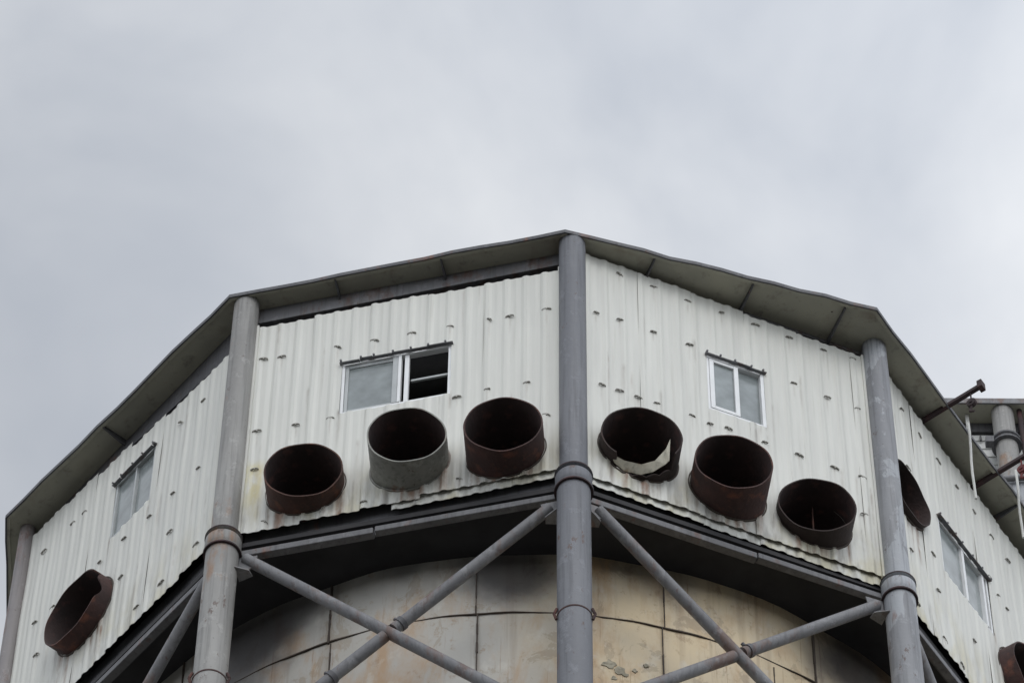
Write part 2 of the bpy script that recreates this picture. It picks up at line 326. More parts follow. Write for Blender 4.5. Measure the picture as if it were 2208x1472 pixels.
def stain(k, u, z):
    r_ = g_ = y_ = 0.0
    for (du, dz, wd, ln, a, b, c) in DRIPS[k]:
        if z > dz+0.04 or z < dz-ln or abs(u-du) > 2.2*wd: continue
        t = (dz-z)/ln; h = math.exp(-((u-du)/wd)**2)*(1-max(0, t))**0.8
        r_ += a*h; g_ += b*h; y_ += c*h
    for (su, sz) in SCREWS.get(k, ()):
        if sz-0.5 < z < sz and abs(u-su) < 0.04: h = math.exp(-((u-su)/0.016)**2)*(1-(sz-z)/0.5); g_ += 0.45*h; r_ += 0.2*h
    return (min(1, r_), min(1, g_), min(1, y_))
def panel(f, k, tops, bots, name='wall_panel', u0=None, u1=None, off=WOFF, holes=True, sheet=0.924, jit=1.0, step=True):
    u1 = f.L-0.22 if u1 is None else u1
    u0 = (0.10 if k == 1 else 0.22) if u0 is None else u0
    rnd = random.Random(k*17+len(name))
    us = set(); x = u0
    while x < u1: us.add(round(x, 4)); x += 0.011 if holes and k <= 4 else 0.022
    us.add(u1)
    if holes and k in WIN: us.add(WIN[k][0]); us.add(WIN[k][1])
    us = sorted(us)
    ns = int((u1-u0)/sheet)+2; jt = [rnd.uniform(-0.045, 0.045)*jit for _ in range(ns)]; jb = [rnd.uniform(-0.03, 0.03)*jit for _ in range(ns)]
    bm = bmesh.new(); cache = {}; st_ = {}
    def V(u, z, s):
        key = (round(u, 4), round(z, 4), s)
        if key not in cache:
            st_[key] = stain(k, u, z) if holes and k <= 4 else (0, 0, 0)
            cache[key] = bm.verts.new(f.p(u, z, off+rib(u-u0+0.1)+(0.007 if s % 2 else 0.0)+0.006*math.sin(z*2.1+s*1.9)*jit))
        return cache[key]
    for a, b in zip(us[:-1], us[1:]):
        mid = (a+b)/2; s = int((mid-u0)/sheet); tt = (mid-u0)/(u1-u0)
        zt = tops[0]+(tops[1]-tops[0])*((s+0.5)*sheet/(u1-u0) if step else tt); zt = round(zt+jt[s], 4)
        zb_ = round(bots[0]+(bots[1]-bots[0])*tt+jb[s], 4) if not step else round(bots[0]+(bots[1]-bots[0])*min(1, (s+0.5)*sheet/(u1-u0))+jb[s], 4)
        cuts = []
        if holes:
            if k in WIN and WIN[k][0]-1e-6 <= mid <= WIN[k][1]+1e-6: cuts.append((WIN[k][2], WIN[k][3]))
            for (fk, u, z, r, L, *_r) in VP:
                st = 1.0/math.cos(math.atan2(f.n.x, -f.n.y)*0.7) if k in (2, 3) else 1.0; rh = r-0.010
                if fk == k and abs(mid-u) < rh*st:
                    h = rh*math.sqrt(1-((mid-u)/(rh*st))**2); cuts.append((round(z-h, 4), round(z+h, 4)))
        cuts.sort(); segs = []; lo = zb_
        for c0, c1 in cuts:
            if c0 > lo: segs.append((lo, c0))
            lo = max(lo, c1)
        segs.append((lo, zt))
        for z0_, z1_ in segs:
            n = max(1, int((z1_-z0_)/(0.14 if holes and k <= 4 else 1.5)))
            for i in range(n):
                za = z0_+(z1_-z0_)*i/n; zc = z0_+(z1_-z0_)*(i+1)/n
                bm.faces.new((V(a, za, s), V(b, za, s), V(b, zc, s), V(a, zc, s)))
    keys = list(cache.keys())
    o = fin(name, bm, M_CLAD, PH)
    ca = o.data.color_attributes.new('stain', 'FLOAT_COLOR', 'POINT')
    for i, key in enumerate(keys): ca.data[i].color = (*st_[key], 1.0)
    so_ = o.modifiers.new('thickness', 'SOLIDIFY'); so_.thickness = 0.006; so_.offset = 0
    return o
PANELS = {}
for k in (1, 2, 3, 4):
    f = F[k]; PANELS[k] = panel(f, k, TOP[k], BOT[k])
    # plain edge flashing beside the columns
    for (a, b) in (((0.05, 0.115) if k == 1 else (0.165, 0.235)), (f.L-0.235, f.L-0.165)):
        bm = bmesh.new(); t0 = TOP[k][0] if a < 1 else TOP[k][1]; b0 = BOT[k][0] if a < 1 else BOT[k][1]
        fbox(bm, f, a, b, b0-0.01, t0+0.02, WOFF-0.02, WOFF+0.05); fin('edge_flashing', bm, M_CLAD, PH, bevel=0.006)
for k in range(5, 11):
    f = F[k]; panel(f, k, (6.1, 6.1), (0.1, 0.1), u0=0.2, holes=False)
# second strip of sheet under the lower edge
LS = {2: (2.55, None, (0.17, 0.27)), 3: (0.30, None, (0.16, 0.02))}
for k, (u0, u1, bt) in LS.items():
    f = F[k]
    tp = (0.5, 0.5)
    panel(f, k, tp, bt, name='skirting_strip', u0=u0, u1=f.L-0.22, off=WOFF-0.052, holes=False, jit=0.5, step=False)

bm = bmesh.new()      # a curved saddle washer, open below, with a screw head
for i in range(8):
    a0 = math.pi*i/8; a1 = math.pi*(i+1)/8
    R1, R0 = 0.078, 0.062
    q = [(R1*math.cos(a0), R1*0.55*math.sin(a0)), (R1*math.cos(a1), R1*0.55*math.sin(a1)), (R0*math.cos(a1), R0*0.4*math.sin(a1)), (R0*math.cos(a0), R0*0.4*math.sin(a0))]
    prism(bm, [(x, 0.0, z) for x, z in q], [(x, -0.028, z) for x, z in q])
tube(bm, (0, 0, 0.012), (0, -0.03, 0.012), 0.013, seg=8)
bmesh.ops.recalc_face_normals(bm, faces=bm.faces[:])
screw_me = bpy.data.meshes.new('screw_cap'); bm.to_mesh(screw_me); bm.free(); screw_me.materials.append(M_SCREW)
rs = random.Random(3)
for k, lst in SCREWS.items():
    f = F[k]; ang = math.atan2(f.e.y, f.e.x)
    for u, z in lst:
        o = bpy.data.objects.new('screw_cap', screw_me); COL.objects.link(o); o.parent = PANELS[k]
        o.location = f.p(u, z, WOFF+0.012); s = rs.uniform(0.65, 1.0)
        o.rotation_euler = (0, rs.uniform(-0.25, 0.25)+(0.6 if rs.random() < 0.08 else 0), ang); o.scale = (s, 1, s)

# made-up dark backing a metre behind the sheets, blocks light inside
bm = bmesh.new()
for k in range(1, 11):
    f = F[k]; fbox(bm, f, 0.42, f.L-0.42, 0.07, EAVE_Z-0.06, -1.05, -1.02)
fin('light_block_backing', bm, mat_plain('light block black', (0.02, 0.02, 0.021), 0.9, 0.3), PH)
# windows
def win_base(k, label):
    f = F[k]; u0, u1, z0, z1 = WIN[k]
    e = bpy.data.objects.new('window', None); COL.objects.link(e); e.parent = PH; e.location = f.p((u0+u1)/2, z0, WOFF); e['label'] = label
    return f, e
def wpart(name, k, e, boxes, mat, bevel=0.006):
    f = F[k]; bm = bmesh.new()
    for (u0, u1, z0, z1, o0, o1) in boxes: fbox(bm, f, u0, u1, z0, z1, WOFF+o0, WOFF+o1)
    bm.transform(Matrix.Translation(-e.location))
    return fin(name, bm, mat, e, bevel=bevel)
def frame_boxes(u0, u1, z0, z1, w_, o0, o1):
    return [(u0, u0+w_, z0, z1, o0, o1), (u1-w_, u1, z0, z1, o0, o1), (u0+w_, u1-w_, z0, z0+w_, o0, o1-0.002), (u0+w_, u1-w_, z1-w_, z1, o0, o1-0.002)]
# facet 2: left sash closed, right half open
f, e = win_base(2, 'sliding window with its right half standing open and black')
u0, u1, z0, z1 = WIN[2]
wpart('frame', 2, e, frame_boxes(u0, u1, z0, z1, 0.05, -0.10, 0.0)+[(2.56, 2.61, z0+.05, z1-.05, -0.09, 0.01)], M_WHITE)
wpart('sash', 2, e, [(1.705, 1.76, z0+.055, z1-.055, -.07, -.02), (2.47, 2.555, z0+.055, z1-.055, -.07, 0.0), (1.762, 2.468, z0+.055, z0+.11, -.07, -.022), (1.762, 2.468, z1-.13, z1-.055, -.07, -.022)], M_GFRAME)
wpart('pane', 2, e, [(1.762, 2.468, z0+.112, z1-.132, -.05, -.04)], M_GLASS, 0)
wpart('sash', 2, e, [(2.66, 2.73, z0+.055, z1-.055, -.08, -.01)], M_WHITE)
wpart('glazing_bar', 2, e, [(2.735, 3.355, 3.56, 3.61, -.16, -.12)], M_GFRAME)
# facet 3
f, e = win_base(3, 'two pane window with a white framed left sash and grey right pane')
u0, u1, z0, z1 = WIN[3]
wpart('frame', 3, e, [(u0, u0+.04, z0, z1, -.1, .0), (u1-.06, u1, z0, z1, -.1, .01), (u0+.04, u1-.06, z0, z0+.05, -.1, 0), (u0+.04, u1-.06, z1-.06, z1, -.1, 0)], M_WHITE)
wpart('sash', 3, e, frame_boxes(u0+.045, 2.84, z0+.055, z1-.065, 0.075, -.06, .01), M_WHITE)
wpart('pane', 3, e, [(u0+.122, 2.763, z0+.132, z1-.142, -.04, -.03)], M_GLASS, 0)
wpart('pane', 3, e, [(2.845, u1-.062, z0+.055, z1-.065, -.08, -.07)], M_GLASS, 0)
# facet 1
f, e = win_base(1, 'narrow grey window under a bent hood on the left panel')
u0, u1, z0, z1 = WIN[1]
wpart('frame', 1, e, frame_boxes(u0, u1, z0, z1, 0.05, -.1, 0)+[(3.06, 3.10, z0+.05, z1-.05, -.09, -.01)], M_GFRAME)
wpart('pane', 1, e, [(u0+.052, 3.058, z0+.052, z1-.052, -.05, -.04)], M_GLASS, 0)
wpart('pane', 1, e, [(3.102, u1-.052, z0+.052, z1-.052, -.07, -.06)], M_GLASS, 0)
# facet 4
f, e = win_base(4, 'grey two pane window on the right hand panel')
u0, u1, z0, z1 = WIN[4]
wpart('frame', 4, e, frame_boxes(u0, u1, z0, z1, 0.05, -.1, 0)+[(2.46, 2.53, z0+.05, z1-.05, -.09, .01), (3.10, 3.16, z0+.05, z1-.05, -.09, .01)], M_WHITE)
wpart('pane', 4, e, [(u0+.052, 2.458, z0+.052, z1-.052, -.05, -.04)], M_GLASS, 0)
wpart('pane', 4, e, [(2.532, 3.098, z0+.052, z1-.052, -.07, -.06)], M_GLASS, 0)
# hoods over the windows: thin bent strips left open at the ribs
for k in (1, 2, 3, 4):
    f = F[k]; u0, u1, z0, z1 = WIN[k]; bm = bmesh.new(); x = u0-0.03; rr = random.Random(k)
    while x < u1+0.02:
        x1 = min(x+rr.uniform(0.2, 0.33), u1+0.03); d = rr.uniform(0.0, 0.03)
        prism(bm, [f.p(x, z1-0.02-d, WOFF+0.015), f.p(x1, z1-0.02-d, WOFF+0.015), f.p(x1, z1-0.03-d, WOFF+0.075), f.p(x, z1-0.02-d, WOFF+0.07)],
                  [f.p(x, z1+0.0-d, WOFF+0.015), f.p(x1, z1+0.0-d, WOFF+0.015), f.p(x1, z1-0.018-d, WOFF+0.08), f.p(x, z1-0.01-d, WOFF+0.075)])
        tube(bm, f.p(x+0.02, z1+0.015, WOFF+0.0), f.p(x+0.02, z1+0.01, WOFF+0.085), 0.018, seg=8)
        x = x1
    bm2 = fin('window_hood', bm, M_STEEL, PH)

# vent pipes
def vent(i):
    k, u, z, r, L, mt, label = VP[i]; f = F[k]; rr = random.Random(i*5+1)
    seg = 72; th = 0.022
    c = f.p(u, z, WOFF)
    if k in (2, 3):                     # these stubs point a little down and less square to their wall
        ya = math.atan2(f.n.x, -f.n.y)*0.3; ti = math.radians(5)
        n_ = Vector((math.sin(ya)*math.cos(ti), -math.cos(ya)*math.cos(ti), -math.sin(ti)))
        e_ = Vector((math.cos(ya), math.sin(ya), 0)); up_ = e_.cross(n_)
        if up_.z < 0: up_ = -up_
    else:
        e_ = Vector((f.e.x, f.e.y, 0)); n_ = Vector((f.n.x, f.n.y, 0)); up_ = Vector((0, 0, 1))
    fn = Vector((f.n.x, f.n.y, 0))
    def wall_s(v): return -(v.dot(fn))/n_.dot(fn)          # distance along the axis to the wall plane
    ph = [rr.uniform(0, 6.28) for _ in range(4)]
    def length(a):
        l = L+0.008*math.sin(3*a+ph[0])+0.006*math.sin(7*a+ph[1])
        d = math.degrees(a) % 360
        if i == 3 and 235 < d < 322: l = 0.10+0.05*abs(math.sin(a*9))      # torn away at the lower right
        if i == 6 and (d < 40 or d > 330): l = L*0.8+0.05*math.sin(a*9)   # broken rim
        if i == 1: l += 0.05*max(0, math.sin(a-0.6))
        return l
    bm = bmesh.new(); rings = []
    for q in range(4):
        ring = []
        for s in range(seg):
            a = 2*math.pi*s/seg; R_ = r*(1+0.010*math.sin(2*a+ph[2])+0.004*math.sin(5*a+ph[3]))
            rad = R_ if q in (0, 1) else R_-th
            v = (e_*math.cos(a)+up_*math.sin(a))*rad
            dd = (wall_s(v)-0.03, length(a), length(a), -0.75)[q]
            ring.append(bm.verts.new(v+n_*dd))
        rings.append(ring)
    for q in range(3):
        for s in range(seg): bm.faces.new((rings[q][s], rings[q][(s+1) % seg], rings[q+1][(s+1) % seg], rings[q+1][s]))
    o = fin('vent_pipe', bm, mt, PH, smooth=True); o.location = c; o['label'] = label
    o.data.materials.append(M_LINING_SHADE)
    for p in o.data.polygons:
        if p.index >= 2*seg: p.material_index = 1
    bm = bmesh.new()      # lining and closed back of the duct, its deep shade painted near-black
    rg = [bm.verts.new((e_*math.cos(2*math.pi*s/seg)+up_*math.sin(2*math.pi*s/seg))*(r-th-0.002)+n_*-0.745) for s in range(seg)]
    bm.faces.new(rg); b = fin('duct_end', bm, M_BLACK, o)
    bm = bmesh.new()      # stub flange on the cladding
    for s in range(seg):
        a0 = 2*math.pi*s/seg; a1 = 2*math.pi*(s+1)/seg
        P0 = [(e_*math.cos(a)+up_*math.sin(a))*R_ for R_ in (r*1.012, r*1.045) for a in (a0, a1)]
        Q0 = [p+n_*wall_s(p) for p in P0]; prism(bm, [Q0[0], Q0[1], Q0[3], Q0[2]], [Q0[0]+n_*0.030, Q0[1]+n_*0.030, Q0[3]+n_*0.027, Q0[2]+n_*0.027])
    fin('pipe_flange', bm, M_SEAM if i != 1 else M_GPIPE, o, smooth=False)
    return o, e_, n_, up_, r
PIPES = [vent(i) for i in range(len(VP))]
# pale torn flap hanging at the torn pipe
o, e_, n_, up_, r = PIPES[3]
bm = bmesh.new()
upper = [(-0.50, -0.40, 0.30), (-0.27, -0.59, 0.33), (0.0, -0.64, 0.33), (0.22, -0.53, 0.34), (0.40, -0.22, 0.35), (0.47, 0.02, 0.36)]
lower = [(-0.42, -0.52, 0.22), (-0.26, -0.70, 0.22), (0.0, -0.76, 0.23), (0.20, -0.69, 0.25), (0.40, -0.50, 0.27), (0.46, -0.44, 0.30)]
U_ = [e_*a*.93+up_*b*.93+n_*c for a, b, c in upper]; L_ = [e_*a*.93+up_*b*.93+n_*c for a, b, c in lower]
for i in range(5): prism(bm, [U_[i], U_[i+1], L_[i+1], L_[i]], [p+n_*0.010 for p in (U_[i], U_[i+1], L_[i+1], L_[i])])
bmesh.ops.remove_doubles(bm, verts=bm.verts[:], dist=0.001)
fl = fin('torn_flap', bm, mat_paint('torn cream sheet', (0.42, 0.39, 0.31), (0.56, 0.53, 0.43), 0.52, rustc=(0.25, 0.16, 0.09)), o); fl['label'] = 'bent pale sheet metal flap'
# blade in the short dark pipe
o, e_, n_, up_, r = PIPES[5]
bm = bmesh.new(); prism(bm, [e_*0.015+up_*(-0.5)+n_*-0.2, e_*0.03+up_*(-0.5)+n_*-0.2, e_*0.03+up_*0.5+n_*-0.2, e_*0.01+up_*0.5+n_*-0.2], [e_*0.01+up_*(-0.5)+n_*-0.12, e_*0.03+up_*(-0.5)+n_*-0.12, e_*0.03+up_*0.5+n_*-0.14, e_*0.01+up_*0.5+n_*-0.14])
fin('damper_blade', bm, M_RUST, o)

# roof: slab with overhanging soffit, fascia lip
def ring_poly(pts, z): return [Vector((p.x, p.y, z)) for p in pts]
bm = bmesh.new()
# slightly uneven edge: subdivide each side
rr = random.Random(11); edge = []
for i in range(10):
    a, b = EV[i], EV[(i+1) % 10]; n = 12
    for j in range(n):
        t = j/n; p = a.lerp(b, t); d = (b-a).normalized(); nn = Vector((d.y, -d.x))
        wv = 0 if j == 0 else rr.uniform(-0.014, 0.014)
        dz = 0 if j == 0 else rr.uniform(-0.008, 0.008)
        edge.append((p+nn*wv, dz))
lo = [bm.verts.new((p.x, p.y, EAVE_Z-0.05+dz)) for p, dz in edge]; hi = [bm.verts.new((p.x, p.y, EAVE_Z+0.012+dz)) for p, dz in edge]
inn = [bm.verts.new((p.x*0.994, p.y*0.994, EAVE_Z-0.05)) for p, dz in edge]; inn2 = [bm.verts.new((p.x*0.994, p.y*0.994, EAVE_Z)) for p, dz in edge]
ctr = bm.verts.new((0, 0, EAVE_Z)); top = bm.verts.new((0, 0, EAVE_Z+1.2)); n = len(edge)
for i in range(n):
    j = (i+1) % n
    bm.faces.new((lo[i], lo[j], hi[j], hi[i])); bm.faces.new((hi[i], hi[j], top)); bm.faces.new((lo[j], lo[i], inn[i], inn[j]))
    bm.faces.new((inn[j], inn[i], inn2[i], inn2[j])); bm.faces.new((inn2[j], inn2[i], ctr))
ROOF = fin('roof', bm, M_SOFF, PH)
bm = bmesh.new()     # metal edge trim just outside the fascia
for i in range(n):
    j = (i+1) % n; a, b = edge[i][0], edge[j][0]; za = EAVE_Z+edge[i][1]; zb_ = EAVE_Z+edge[j][1]
    A_ = [(a.x*1.0005, a.y*1.0005, za-0.06), (b.x*1.0005, b.y*1.0005, zb_-0.06), (b.x*1.0035, b.y*1.0035, zb_-0.06), (a.x*1.0035, a.y*1.0035, za-0.06)]
    B_ = [(x, y, z+0.08) for x, y, z in A_]
    prism(bm, A_, B_)
bmesh.ops.remove_doubles(bm, verts=bm.verts[:], dist=0.0005)
fin('roof_trim', bm, M_BEAM, ROOF)
# brackets under the soffit at the sheet joints
for k, lst in {1: (2.52,), 2: (1.51, 3.25), 3: (1.32, 2.97, 4.52), 4: (4.0,)}.items():
    f = F[k]
    for u in lst:
        P_ = f.A+f.e*u
        d = max(0.12, 0.9*((EV[k-1].lerp(EV[k % 10], u/f.L)-P_).dot(f.n)))
        bm = bmesh.new()
        prism(bm, [f.p(u-.012, EAVE_Z-.002, -0.3), f.p(u-.012, EAVE_Z-.002, d), f.p(u-.012, EAVE_Z-.06, d), f.p(u-.012, EAVE_Z-.15, -0.05), f.p(u-.012, EAVE_Z-.15, -0.3)],
                  [f.p(u+.012, EAVE_Z-.002, -0.3), f.p(u+.012, EAVE_Z-.002, d), f.p(u+.012, EAVE_Z-.06, d), f.p(u+.012, EAVE_Z-.15, -0.05), f.p(u+.012, EAVE_Z-.15, -0.3)])
        fin('soffit_bracket', bm, M_BEAM, ROOF)
# eave beams just behind the top of the sheets
for k in range(1, 11):
    f = F[k]; t0, t1 = TOP.get(k, (6.1, 6.1)); g0 = min(EAVE_Z-0.06, t0+0.27); g1 = min(EAVE_Z-0.10, t1+0.27)
    bm = bmesh.new(); a, b = 0.12, f.L-0.12
    prism(bm, [f.p(a, g0, -0.30), f.p(a, g0, -0.14), f.p(a, EAVE_Z-.004, -0.14), f.p(a, EAVE_Z-.004, -0.30)],
              [f.p(b, g1, -0.30), f.p(b, g1, -0.14), f.p(b, EAVE_Z-.004, -0.14), f.p(b, EAVE_Z-.004, -0.30)])
    fin('eave_beam', bm, M_BEAM if k == 1 else M_STEEL, PH, bevel=0.01)
# small rod on the eave edge
f = F[3]; bm = bmesh.new(); tube(bm, f.p(4.37, 6.30, 0.38), f.p(4.30, 6.50, 0.48), 0.018, seg=8); fin('roof_rod', bm, M_ARM, ROOF)
# floor slab (dark underside)
bm = bmesh.new(); prism(bm, [Vector((p.x*0.985, p.y*0.985, -0.04)) for p in CN], [Vector((p.x*0.985, p.y*0.985, 0.06)) for p in CN])
fin('floor', bm, M_DARK, PH)

# ------------------------------------------------------------------ steel frame
FR = empty('steel_frame', (0, 0, 0), 'grey pipe column frame with crossed diagonal braces carrying the penthouse', 'steel frame')
cm = [M_COLR, M_COLW, M_COLB, M_COLP, M_COLP]
clab = ['rusting pipe column at the far left corner', 'light grey pipe column with rust stains, left of the open window', 'blue grey pipe column in the middle, nearest the camera', 'pipe column with peeling pale paint, right of the two pane window', None]
COLS = []
for i in range(5):
    c = CN[i]; bm = bmesh.new(); RB = (0.145, 0.25, 0.252, 0.24, 0.24)[i]; RU = (0.13, 0.205, 0.212, 0.20, 0.20)[i]; K = RB/0.30
    lathe(bm, (0, 0, 0), [(RB, 0.0), (RB, Z0-0.32)], 48); 
    o = fin('column', bm, cm[i], FR, smooth=True); o.location = (c.x, c.y, 0)
    if clab[i]: o['label'] = clab[i]
    bm = bmesh.new(); lathe(bm, (0, 0, Z0), [(RU, 0.05), (RU, EAVE_Z-0.003)], 48)
    fin('column_top', bm, cm[i], o, smooth=True)
    bm = bmesh.new(); lathe(bm, (0, 0, Z0), [(0.27*K, -0.33), (0.345*K, -0.33), (0.35*K, -0.30), (0.285*K, -0.285), (0.315*K, -0.26), (0.33*K, -0.20), (0.33*K, -0.03), (0.30*K, 0.0), (0.285*K, 0.02), (0.335*K, 0.03), (0.335*K, 0.055), (0.255*K, 0.07)], 48)
    fin('collar', bm, cm[i], o, smooth=True)
    for pr in ([(0.30*K, 0.036), (0.343*K, 0.036), (0.343*K, 0.062), (0.30*K, 0.062)], [(0.30*K, -0.345), (0.348*K, -0.345), (0.348*K, -0.312), (0.30*K, -0.312)]):
        bm = bmesh.new(); lathe(bm, (0, 0, Z0), pr, 48); fin('collar_joint', bm, M_ARM, o)
    bm = bmesh.new(); lathe(bm, (0, 0, Z0-3.35), [(0.301*K, 0.0), (0.309*K, 0.004), (0.309*K, 0.03), (0.301*K, 0.034)], 48)
    for s in (-1, 1):
        tube(bm, (s*0.30*K, -0.09, Z0-3.22), (s*0.345*K, -0.10, Z0-3.34), 0.024, seg=8); tube(bm, (s*0.31*K, -0.09, Z0-3.46), (s*0.35*K, -0.10, Z0-3.34), 0.022, seg=8)
    fin('clamp_band', bm, M_RUSTR, o)
    COLS.append(o)
def G(f, u, z, off): p = f.p(u, z, off); return Vector((p.x, p.y, Z0+z))
# ring beams: web, lower flange
for k in (1, 2, 3, 4):
    f = F[k]; bm = bmesh.new(); a, b = 0.25, f.L-0.25
    def gb(u0, u1, z0, z1, o0, o1):
        prism(bm, [G(f, u0, z0, o0), G(f, u1, z0, o0), G(f, u1, z0, o1), G(f, u0, z0, o1)], [G(f, u0, z1, o0), G(f, u1, z1, o0), G(f, u1, z1, o1), G(f, u0, z1, o1)])
    gb(a, b, -0.20, 0.55, -0.26, -0.22)
    o = fin('ring_beam', bm, M_BEAM, FR)
    bm = bmesh.new(); m_ = {2: 2.3, 3: 3.0}.get(k, b)
    gb(a, m_-0.012, -0.33, -0.20, -0.20, -0.07)
    fin('beam_flange', bm, M_FLNG, o, bevel=0.012)
    if m_ < b:
        bm = bmesh.new(); gb(m_+0.012, b, -0.29, -0.17, -0.20, -0.08); fin('beam_flange', bm, M_FLNG, o, bevel=0.012)
# braces
def brace(k, a, b, off, r=0.092, clamps=()):
    f = F[k]; bm = bmesh.new(); A_ = G(f, *a, off); B_ = G(f, *b, off)
    tube(bm, A_, B_, r, seg=28); o = fin('diagonal_brace', bm, M_STEEL, FR, smooth=True)
    for q in clamps:
        p = A_.lerp(B_, q); d = (B_-A_).normalized(); bm = bmesh.new()
        tube(bm, p-d*0.04, p+d*0.04, r*1.18, seg=28); nrm = Vector((f.n.x, f.n.y, 0)); sd_ = d.cross(nrm)
        tube(bm, p+sd_*r-d*0.02, p+sd_*(r+0.07)-d*0.02, 0.03, seg=8)
        fin('end_clamp', bm, M_BEAM, o, smooth=True)
    return o
def line_at(p, q, u): t = (u-p[0])/(q[0]-p[0]); return (u, p[1]+(q[1]-p[1])*t)
# facet 2
f2 = F[2]; pA, qA = (4.966, -0.476), (1.69, -3.667); pB, qB = (0.34, -0.39), (4.068, -4.307)
X2 = (2.66, -2.78)
brace(2, pA, (2.675, -2.705), -0.1, clamps=(0.955,))
brace(2, (2.545, -2.83), line_at(pA, qA, 0.25), -0.1, clamps=(0.33,))
brace(2, pB, line_at(pB, qB, f2.L-0.25), -0.1)
f3 = F[3]; pC, qC = (0.432, -0.432), (3.002, -3.238); pD, qD = (4.937, -0.492), (1.322, -4.033)
brace(3, pC, line_at(pC, qC, f3.L-0.25), -0.1)
brace(3, pD, (2.665, -2.715), -0.1, clamps=(0.955,))
brace(3, (2.52, -2.86), line_at(pD, qD, 0.25), -0.1)
pE, qE = (5.45, -0.30), (4.049, -1.60)
brace(1, (5.60, -0.25), line_at((5.324, -0.211), (4.049, -1.482), 0.3), -0.1)
brace(1, (0.35, -0.45), line_at((0.35, -0.45), (5.5, -5.6), 5.6), -0.18)
brace(4, (0.33, -0.30), line_at((0.683, -0.062), (1.212, -0.959), 3.6), -0.1, r=0.08)
brace(4, (5.3, -0.45), line_at((5.3, -0.45), (0.4, -5.4), 0.4), -0.18)
# gusset plates
for k, u, s in ((2, 0.0, 1), (2, F[2].L, -1), (3, 0.0, 1), (3, F[3].L, -1), (1, F[1].L, -1), (4, 0.0, 1)):
    f = F[k]; bm = bmesh.new()
    x0, x1 = u+s*0.235, u+s*0.52
    prism(bm, [G(f, x0, -0.34, -0.11), G(f, x1, -0.36, -0.11), G(f, x1-s*.05, -0.62, -0.11), G(f, x0, -0.78, -0.11)], [G(f, x0, -0.34, -0.09), G(f, x1, -0.36, -0.09), G(f, x1-s*.05, -0.62, -0.09), G(f, x0, -0.78, -0.09)])
    prism(bm, [G(f, x0, -0.79, -0.20), G(f, x0+s*0.22, -0.79, -0.14), G(f, x0+s*0.20, -0.79, -0.02), G(f, x0, -0.79, 0.10)], [G(f, x0, -0.77, -0.20), G(f, x0+s*0.22, -0.77, -0.14), G(f, x0+s*0.20, -0.77, -0.02), G(f, x0, -0.77, 0.10)])
    fin('gusset_plate', bm, M_STEEL, FR)

# ------------------------------------------------------------------ storage tank
TR = 7.65
TK = empty('storage_tank', (0, 0, 0), 'large round steel tank with stained grey and tan plates inside the column frame', 'tank')
bm = bmesh.new(); lathe(bm, (0, 0, 0), [(TR, 0), (TR, Z0-12), (TR, Z0-6), (TR, Z0-3), (TR, Z0-0.045)], 160)
# slight denting of the plates
for v in bm.verts:
    if v.co.z > Z0-7:
        a = math.atan2(v.co.x, -v.co.y); d = 1+0.0018*math.sin(a*18)+0.0012*math.sin(a*31+v.co.z)
        v.co.x *= d; v.co.y *= d
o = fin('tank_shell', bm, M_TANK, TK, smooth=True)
# object coordinates are large in z: harmless, noise is scaled in z
def seam_v(deg, z0, z1, wd=0.022, seed=0):
    bm = bmesh.new(); rr = random.Random(seed); n = 14; a = math.radians(deg)
    for i in range(n):
        za = z0+(z1-z0)*i/n; zb_ = z0+(z1-z0)*(i+1)/n
        wa = wd*rr.uniform(0.4, 1.3)
        def P_(aa, rr_, z): return (rr_*math.sin(aa), -rr_*math.cos(aa), Z0+z)
        d = wa/TR/2
        prism(bm, [P_(a-d, TR-0.03, za), P_(a+d, TR-0.03, za), P_(a+d, TR+0.02, za), P_(a-d, TR+0.02, za)], [P_(a-d, TR-0.03, zb_), P_(a+d, TR-0.03, zb_), P_(a+d, TR+0.02, zb_), P_(a-d, TR+0.02, zb_)])
    return fin('plate_seam', bm, M_SEAM, TK)
for i, (d, z0, z1) in enumerate([(-23, -1.45, -0.06), (-22.7, -4.5, -1.47), (-6.1, -1.45, -0.06), (-5.9, -4.5, -1.47), (14.9, -1.45, -0.06), (14.6, -4.5, -1.47), (33.6, -4.5, -0.06), (27.9, -4.5, -1.6), (-43.5, -4.5, -0.06), (-52, -4.5, -0.06), (52, -4.5, -0.06)]):
    seam_v(d, z0, z1, 0.016 if i % 3 else 0.024, i)
bm = bmesh.new(); n = 120; rr = random.Random(4); prev = None; rows = []
P_ = lambda aa, r_, z: (r_*math.sin(aa), -r_*math.cos(aa), z)
for i in range(n+1):
    a0 = math.radians(-60+120*i/n); h = rr.uniform(0.004, 0.013); zz = Z0-1.45-0.03*math.sin(a0*3)+0.008*math.sin(i*0.9)
    rows.append([bm.verts.new(P_(a0, r_, z_)) for r_, z_ in ((TR-.03, zz-h), (TR+.018, zz-h), (TR+.018, zz+h), (TR-.03, zz+h))])
for A_, B_ in zip(rows[:-1], rows[1:]):
    for j in range(4): bm.faces.new((A_[j], A_[(j+1) % 4], B_[(j+1) % 4], B_[j]))
bm.faces.new(rows[0][::-1]); bm.faces.new(rows[-1])
fin('plate_seam', bm, M_SEAM, TK)
